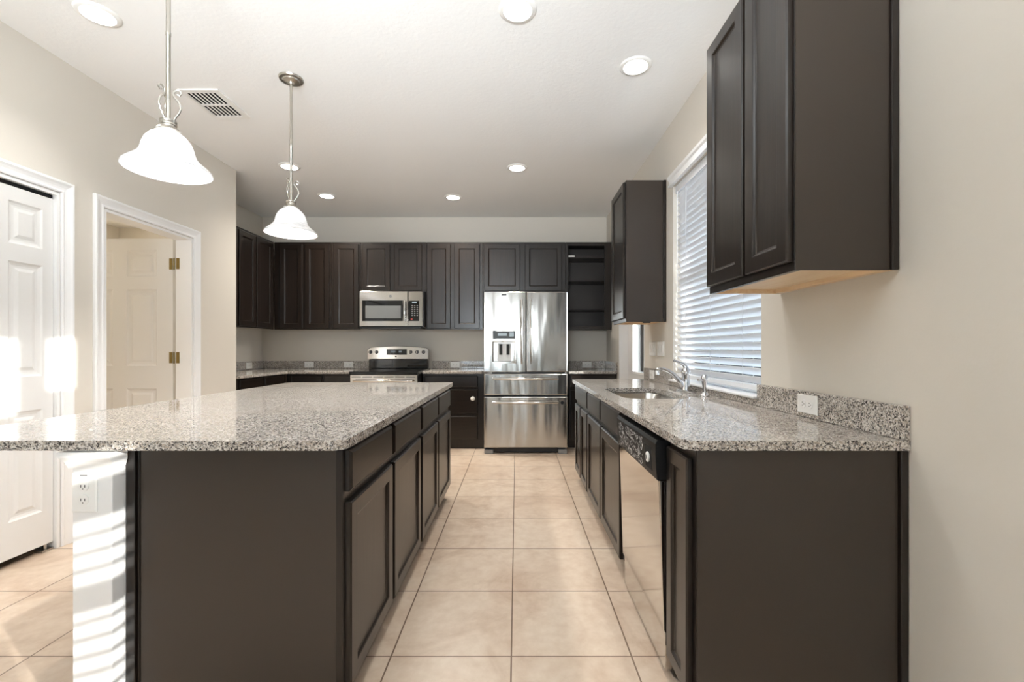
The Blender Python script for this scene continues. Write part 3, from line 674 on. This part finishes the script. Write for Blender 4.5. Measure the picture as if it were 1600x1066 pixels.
# ------------------------------------------------------------------ range
rg = thing('range', 'stainless electric range with black glass cooktop on the back wall', 'range', (-1.485, 5.35, 0))
ra, rb = -1.866, -1.104; YR = 4.99
build('body', MB().box(ra+0.004, YR+0.07, 0.02, rb-0.004, 5.70, 0.882), 'black', rg)
build('cooktop', MB().hexa([(ra-0.006,YR,0.884),(rb+0.006,YR,0.884),(rb+0.004,5.70,0.884),(ra+0.004,5.70,0.884),(ra-0.006,YR,0.920),(rb+0.006,YR,0.920),(rb+0.004,5.70,0.926),(ra+0.004,5.70,0.926)]), 'gloss', rg, bevel=0.006)
Rf = mapB(YR+0.07)
band = build('front_band', fbox(MB(), Rf, ra+0.002, 0.775, 0.001, rb-0.002, 0.882, 0.058), 'steelx', rg, bevel=0.004)
mb = MB()
for k in range(6): a = ra+0.02+k*0.122; fbox(mb, Rf, a, 0.854, 0.0585, a+0.105, 0.862, 0.0595)
build('vent_slot', mb, 'slot', band)
od = build('oven_door', fbox(MB(), Rf, ra+0.002, 0.225, 0.001, rb-0.002, 0.772, 0.055), 'steelx', rg, bevel=0.004)
build('oven_window', fbox(MB(), Rf, ra+0.13, 0.36, 0.0555, rb-0.13, 0.62, 0.059), 'gloss', od)
build('handle', bar_handle(MB(), (ra+0.05, YR+0.014, 0.815), (rb-0.05, YR+0.014, 0.815), 0.045, 0.012, 0.013), 'steelx', od, smooth=True)
build('storage_drawer', fbox(MB(), Rf, ra+0.002, 0.03, 0.001, rb-0.002, 0.222, 0.05), 'steelx', rg, bevel=0.004)
YG = 5.59
build('riser', MB().box(ra+0.015, YG+0.012, 0.928, rb-0.012, 5.70, 1.040), 'gloss', rg, bevel=0.004)
n = 24; prof = [(ra, 1.042)] + [(ra + 0.0 + (rb-ra)*k/n, 1.178 + 0.030*math.sin(PI*k/n)**0.6 if 0 < k < n else 1.165) for k in range(n+1)] + [(rb, 1.042)]
bgd = build('backguard', MB().loft([[(x, YG, z) for x, z in prof], [(x, 5.70, z-0.004) for x, z in prof]]), 'steelx', rg, bevel=0.006)
def rpx(x): return (x-807)/698*YG
def rpz(y): return H - (y-545)/698*YG
build('clock_panel', MB().box(rpx(604.3), YG-0.005, rpz(554.5), rpx(635.5), YG-0.0005, rpz(546)), 'gloss', bgd, bevel=0.002)
for q0, q1 in ((611,618),(623,628)): build('clock_display', MB().box(rpx(q0), YG-0.0062, rpz(551), rpx(q1), YG-0.0052, rpz(548.4)), 'led', bgd)
build('badge', MB().lathe([(0.0,0.0),(0.009,0.0),(0.009,-0.002),(0.0,-0.002)], (rpx(618.5), YG-0.0005, rpz(557.3)), 14, axis='y'), 'slot', bgd)
for x in (579, 588.5, 641.8, 651.8, 661.7):
    kb = build('knob', MB().lathe([(0.0,0.0),(0.022,0.0),(0.022,-0.005),(0.017,-0.009),(0.015,-0.024),(0.0,-0.026)], (rpx(x), YG-0.0005, rpz(550.3)), 20, axis='y'), 'black', bgd, smooth=True)
    build('knob_grip', MB().box(rpx(x)-0.004, YG-0.036, rpz(550.3)-0.014, rpx(x)+0.004, YG-0.0265, rpz(550.3)+0.014), 'steelx', kb, bevel=0.002)

# ------------------------------------------------------------------ microwave
mw = thing('microwave', 'stainless over-the-range microwave mounted above the range', 'microwave', (-1.497, 5.58, 1.43))
YM = 5.33
def mpx(x): return (x-807)/698*YM
def mpz(y): return H - (y-545)/698*YM
ma, mb_ = -1.878, -1.116
build('housing', MB().box(ma+0.004, YM+0.04, 1.435, mb_-0.004, YF-0.002, 1.866), 'black', mw, bevel=0.003)
Mm = mapB(YM+0.038)
dmw = build('door', rings(MB(), Mm, ma, 1.442, mpx(637.2), 1.862, [(0,0),(0,0.030),(0.003,0.036),(0.006,0.038)]), 'steelx', mw)
build('window', MB().box(mpx(566), YM-0.003, mpz(502), mpx(629.5), YM-0.0004, mpz(469.5)), 'gloss', dmw, bevel=0.001)
build('window_mesh', MB().box(mpx(571), YM-0.0042, mpz(497.5), mpx(626.5), YM-0.0032, mpz(477.8)), 'mesh', dmw)
build('handle', bar_handle(MB(), (mpx(632.8), YM, mpz(502)), (mpx(632.8), YM, mpz(470)), 0.03, 0.006, 0.014), 'steelx', dmw, smooth=True)
build('badge', MB().lathe([(0.0,0.0),(0.016,0.0),(0.016,-0.003),(0.0,-0.003)], (mpx(610), YM-0.0005, mpz(463)), 20, axis='y'), 'grey', dmw)
cp = build('control_side', rings(MB(), Mm, mpx(637.6), 1.442, mb_, 1.862, [(0,0),(0,0.030),(0.003,0.036),(0.006,0.038)]), 'steelx', mw)
kp = build('keypad', MB().box(mpx(638.5), YM-0.003, mpz(502), mpx(655), YM-0.0004, mpz(470)), 'gloss', cp, bevel=0.001)
build('display', MB().box(mpx(644), YM-0.0042, mpz(473.8), mpx(651), YM-0.0032, mpz(471.8)), 'led', kp)
mb = MB()
for r in range(6):
    for c in range(3): x = 643.0 + c*4.0; y = 477 + r*3.1; mb.box(mpx(x), YM-0.0042, mpz(y+1.3), mpx(x+2.2), YM-0.0032, mpz(y))
build('keys', mb, 'grey', kp)
build('stop_key', MB().box(mpx(642), YM-0.0042, mpz(500.5), mpx(644.6), YM-0.0032, mpz(497.5)), 'red', kp)
build('bottom_vent', MB().box(ma+0.03, YM+0.01, 1.418, mb_-0.03, YM+0.30, 1.434), 'black', mw)

# ------------------------------------------------------------------ ceiling: downlights, vent, pendants
G = 'recessed ceiling lights'
def downlight():
    t = thing('recessed_light', '', 'ceiling light', (0,0,CEIL), G)
    build('trim_ring', MB().lathe([(0.072,-0.0005),(0.072,-0.010),(0.088,-0.008),(0.096,-0.003),(0.097,-0.0005)], (0,0,CEIL), 40), 'white', t, smooth=True)
    build('lens', MB().lathe([(0.0,-0.0005),(0.0715,-0.0005),(0.0715,-0.006),(0.0,-0.0065)], (0,0,CEIL), 36), 'lamp', t)
    l = bpy.data.lights.new('downlight_beam', 'SPOT'); l.energy = 57; l.color = (1.0, 0.98, 0.95); l.spot_size = math.radians(120); l.spot_blend = 1.0; l.shadow_soft_size = 0.07
    o = bpy.data.objects.new('downlight_beam', l); C.objects.link(o); o.parent = t; o.location = (0, 0, -0.02)
    return t
spots = [(-2.15,2.295,'glowing recessed light in the upper left corner, left of the near pendant'), (0.006,2.265,'glowing recessed light cut by the top edge of the photo, nearest the middle'),
         (0.724,2.716,'glowing recessed light nearest the window, left of the near upper cabinet'), (-2.14,4.21,'glowing recessed light just behind the rod of the far pendant'),
         (0.006,4.24,'glowing recessed light straight above the refrigerator, right of the ceiling middle'), (-2.13,5.02,'glowing recessed light just right of the far pendant, near the back wall'),
         (-0.718,5.065,'small glowing recessed light near the back wall, between range and refrigerator')]
first = None
for x, y, lab in spots:
    o = downlight() if first is None else copy_tree(first)
    first = first or o
    o.location = (x, y, CEIL); o['label'] = lab
    if y > 4:                                                # the four at the back burn brighter
        for ch in o.children:
            if ch.type == 'LIGHT': ch.data = ch.data.copy(); ch.data.energy = 22 if x < -2 and y < 4.5 else 70 if y < 4.5 else 150; ch.data.color = (1.0, 0.92, 0.82); ch.data.spot_size = math.radians(145 if y > 4.5 else 120)
vt = thing('ceiling_vent', 'white louvered air vent in the ceiling between the two pendants', 'vent', (-2.11, 3.14, CEIL))
vx0, vx1, vy0, vy1 = -2.245, -1.975, 2.955, 3.325
mb = MB()
for b in ((vx0,vy0,vx1,vy0+0.035),(vx0,vy1-0.035,vx1,vy1),(vx0,vy0+0.035,vx0+0.032,vy1-0.035),(vx1-0.032,vy0+0.035,vx1,vy1-0.035),(vx0+0.032,3.132,vx1-0.032,3.148)): mb.box(b[0], b[1], CEIL-0.009, b[2], b[3], CEIL-0.0005)
build('frame', mb, 'white', vt)
build('duct_shade', MB().box(vx0+0.032, vy0+0.035, CEIL-0.002, vx1-0.032, vy1-0.035, CEIL-0.0006), 'shadow', vt)  # near-black sheet put in for the shade behind the louvers
mb = MB(); n = 7
for k in range(n+1):
    x = vx0+0.034+k*(vx1-vx0-0.068)/n
    for a, b in ((vy0+0.036, 3.1315), (3.1485, vy1-0.036)):
        mb.hexa([(x-0.007,a,CEIL-0.009),(x+0.003,a,CEIL-0.009),(x+0.003,b,CEIL-0.009),(x-0.007,b,CEIL-0.009),(x-0.004,a,CEIL-0.007),(x+0.004,a,CEIL-0.007),(x+0.004,b,CEIL-0.007),(x-0.004,b,CEIL-0.007)])
build('louvers', mb, 'white', vt)

def pendant():
    t = thing('pendant_light', '', 'pendant light', (0,0,CEIL), 'pendant lights over the island')
    zr = 1.907
    prof = [(0.155,0.0),(0.1515,0.010),(0.137,0.024),(0.116,0.042),(0.101,0.058),(0.093,0.076),(0.088,0.098),(0.079,0.122),(0.063,0.143),(0.044,0.157),(0.030,0.163)]
    inner = [(r-0.004, h-0.003) for r, h in prof[::-1]]; inner[-1] = (0.151, 0.0)
    build('shade', MB().lathe([(r, h) for r, h in prof] + inner + [prof[0]], (0,0,zr), 56), 'shade', t, smooth=True)
    build('collar', MB().lathe([(0.0,0.0),(0.045,0.0),(0.040,0.008),(0.031,0.012),(0.027,0.016),(0.027,0.022),(0.030,0.024),(0.030,0.030),(0.027,0.032),(0.030,0.036),(0.030,0.042),(0.024,0.046),(0.0,0.046)], (0,0,zr+0.164), 32), 'nickel', t, smooth=True)
    build('rod', MB().lathe([(0.0,0.0),(0.0085,0.0),(0.0085,0.345),(0.0098,0.347),(0.0098,0.36),(0.0085,0.362),(0.0085,CEIL-0.03-zr-0.2105),(0.0,CEIL-0.03-zr-0.2105)], (0,0,zr+0.2105), 16), 'nickel', t, smooth=True)
    for k in range(3):
        a = 2*PI*k/3 + 2.5; ca, sa = math.cos(a), math.sin(a); z0 = zr+0.209
        pts = [(0.018,0.0),(0.026,0.018),(0.037,0.036),(0.043,0.055),(0.040,0.072),(0.030,0.088),(0.020,0.100),(0.0165,0.112),(0.021,0.124),(0.031,0.131),(0.041,0.127),(0.044,0.117),(0.038,0.109),(0.031,0.113)]
        build('scroll', MB().tube([(r*ca, r*sa, z0+h) for r, h in pts], 0.0036, 8), 'nickel', t, smooth=True)
    build('canopy', MB().lathe([(0.0,-0.040),(0.014,-0.038),(0.018,-0.026),(0.030,-0.022),(0.048,-0.018),(0.052,-0.012),(0.070,-0.010),(0.074,-0.0005),(0.0,-0.0005)], (0,0,CEIL), 40), 'nickel', t, smooth=True)
    build('bulb', MB().lathe([(0.0,0.0),(0.018,0.004),(0.028,0.018),(0.030,0.034),(0.024,0.055),(0.014,0.072),(0.013,0.095),(0.0,0.096)], (0,0,zr+0.06), 20), 'bulb', t, smooth=True)
    return t
p1 = pendant(); p1.location = (-1.435, 1.841, CEIL); p1['label'] = 'nearer bell-shaped white glass pendant, larger in view, over the island'
p2 = copy_tree(p1); p2.location = (-1.435, 2.845, CEIL); p2['label'] = 'farther bell-shaped white glass pendant with visible round canopy over the island'

# ------------------------------------------------------------------ kitchen window blind
bl = thing('window_blind', 'white horizontal slat blind hanging in the window above the sink', 'blind', (XR+0.045, 2.755, 2.39))
bx = XR+0.045; by0, by1 = 2.158, 3.350
build('headrail', MB().box(bx-0.03, by0, 2.335, bx+0.03, by1, 2.392), 'blind', bl, bevel=0.002)
sl = MB(); a = math.radians(50); z = 2.32; n = 0
while z > 1.005:
    prof = []
    for (s, w) in ((-0.025,-0.0014),(0.0,-0.0022),(0.025,-0.0014),(0.025,0.0014),(0.0,0.0006),(-0.025,0.0014)):
        prof.append((bx + s*math.cos(a) + w*math.sin(a), z - s*math.sin(a) + w*math.cos(a)))
    sl.loft([[(x, by0+0.003, q) for x, q in prof], [(x, by1-0.003, q) for x, q in prof]]); z -= 0.0435; n += 1
build('slats', sl, 'blind', bl)
build('bottom_rail', MB().box(bx-0.027, by0+0.002, 0.966, bx+0.027, by1-0.002, 0.992), 'blind', bl, bevel=0.003)
lt = MB()
for y in (2.36, 2.755, 3.15):
    for s in (-0.0285, 0.0285): lt.tube([(bx+s, y, 0.985), (bx+s, y, 2.336)], 0.0012, 6)
build('ladder_cords', lt, 'blind', bl)
build('tilt_wand', MB().tube([(bx-0.036, 3.30, 1.42), (bx-0.036, 3.30, 2.336)], 0.0045, 8), 'white', bl, smooth=True)
# blind of the low window behind the camera (casts the slatted sunlight)
b2 = thing('window_blind', 'white slat blind with open slats in the low window of the front room', 'blind', (XR+0.04, -0.78, 1.6))
build('headrail', MB().box(XR+0.012, SW[0]+0.006, 1.570, XR+0.068, SW[2]-0.006, 1.615), 'blind', b2)
sl = MB(); a = math.radians(-8); z = 1.55
while z > 0.16:
    pr = [(XR+0.04 + s*math.cos(a), z + s*math.sin(a) + w) for s, w in ((-0.025,-0.0014),(0.025,-0.0014),(0.025,0.0014),(-0.025,0.0014))]
    sl.loft([[(x, SW[0]+0.008, q) for x, q in pr], [(x, SW[2]-0.008, q) for x, q in pr]]); z -= 0.052
build('slats', sl, 'blind', b2)

# ------------------------------------------------------------------ outlets and switches
G = 'white power outlets'
def outlet(detail=True):
    """landscape plate, facing -Y, centred on the origin"""
    t = thing('power_outlet', '', 'outlet', (0,0,0), G)
    mb = MB().loft([[(-w, y, -h), (w, y, -h), (w, y, h), (-w, y, h)] for w, h, y in ((0.060,0.037,-0.0006),(0.060,0.037,-0.003),(0.057,0.034,-0.0055))])
    build('cover_plate', mb, 'white', t)
    for s in (-1, 1):
        r = build('receptacle', MB().lathe([(0.0,-0.0058),(0.0165,-0.0058),(0.0165,-0.0082),(0.0155,-0.0085),(0.0,-0.0085)], (s*0.0205,0,0), 20, axis='y'), 'white', t, smooth=True)
        q = MB()
        for dz in (-0.006, 0.006): q.box(s*0.0205-0.004, -0.0092, dz-0.001, s*0.0205+0.004, -0.0086, dz+0.001)
        q.box(s*0.0205+0.007, -0.0092, -0.0018, s*0.0205+0.0105, -0.0086, 0.0018)
        build('slots', q, 'slot', r)
    return t
po = outlet(); po.location = (-1.2975, 1.345, 0.743); po.rotation_euler = (0, PI/2, 0)
po['label'] = 'white outlet on the sunlit front of the island half wall'
build_lbl = MB().box(-0.0535, -0.0064, -0.011, -0.0495, -0.0057, 0.011)
sticker = build('sticker', build_lbl, 'grey', po); sticker['label'] = 'small grey label'
zs_ = BZ1+0.054
def place_outlet(loc, rz, lab):
    o = thing('power_outlet', lab, 'outlet', loc, G); o.rotation_euler = (0, 0, rz)
    for ch in list(po.children):
        if not ch.name.startswith('sticker'): copy_tree(ch, o)
    return o
ys = YF-0.0212
place_outlet((-2.703, ys, zs_), 0, 'white outlet on the back splash left of the range, farther from it')
place_outlet((-2.188, ys, zs_), 0, 'white outlet on the back splash immediately left of the range')
place_outlet((-0.80, ys, zs_), 0, 'white outlet on the back splash between the range and the refrigerator')
place_outlet((0.918, ys, zs_), 0, 'white outlet on the back splash right of the refrigerator')
place_outlet((XL2+0.0212, 5.52, zs_), PI/2, 'white outlet on the left return wall splash, leftmost of the back row')
place_outlet((XR-0.0242, 1.768, CZ1+0.055), -PI/2, 'large near white outlet on the granite splash at the right')
place_outlet((XR-0.0242, 3.80, CZ1+0.055), -PI/2, 'white outlet on the granite splash behind the faucet, below the switches')
def switch(y, w, gangs, lab):
    t = thing('light_switch', lab, 'switch', (XR, y, 1.174), 'white wall switches by the outside door')
    fn = mapR(XR)
    mb = MB().loft([[fn(y-a, 1.174-b, d), fn(y+a, 1.174-b, d), fn(y+a, 1.174+b, d), fn(y-a, 1.174+b, d)] for a, b, d in ((w/2,0.06,0.0006),(w/2,0.06,0.003),(w/2-0.003,0.057,0.0055))])
    build('cover_plate', mb, 'white', t)
    for k in range(gangs):
        c = y + (k-(gangs-1)/2)*0.046
        build('rocker', MB().hexa([fn(c-0.016,1.141,0.0058), fn(c+0.016,1.141,0.0058), fn(c+0.016,1.141,0.0085), fn(c-0.016,1.141,0.0085), fn(c-0.016,1.207,0.0058), fn(c+0.016,1.207,0.0058), fn(c+0.016,1.207,0.0105), fn(c-0.016,1.207,0.0105)]), 'white', t, bevel=0.001)
switch(3.865, 0.165, 3, 'white switch plate beside the outside door, left of two')
switch(3.640, 0.165, 3, 'white switch plate nearer the window, right of two')
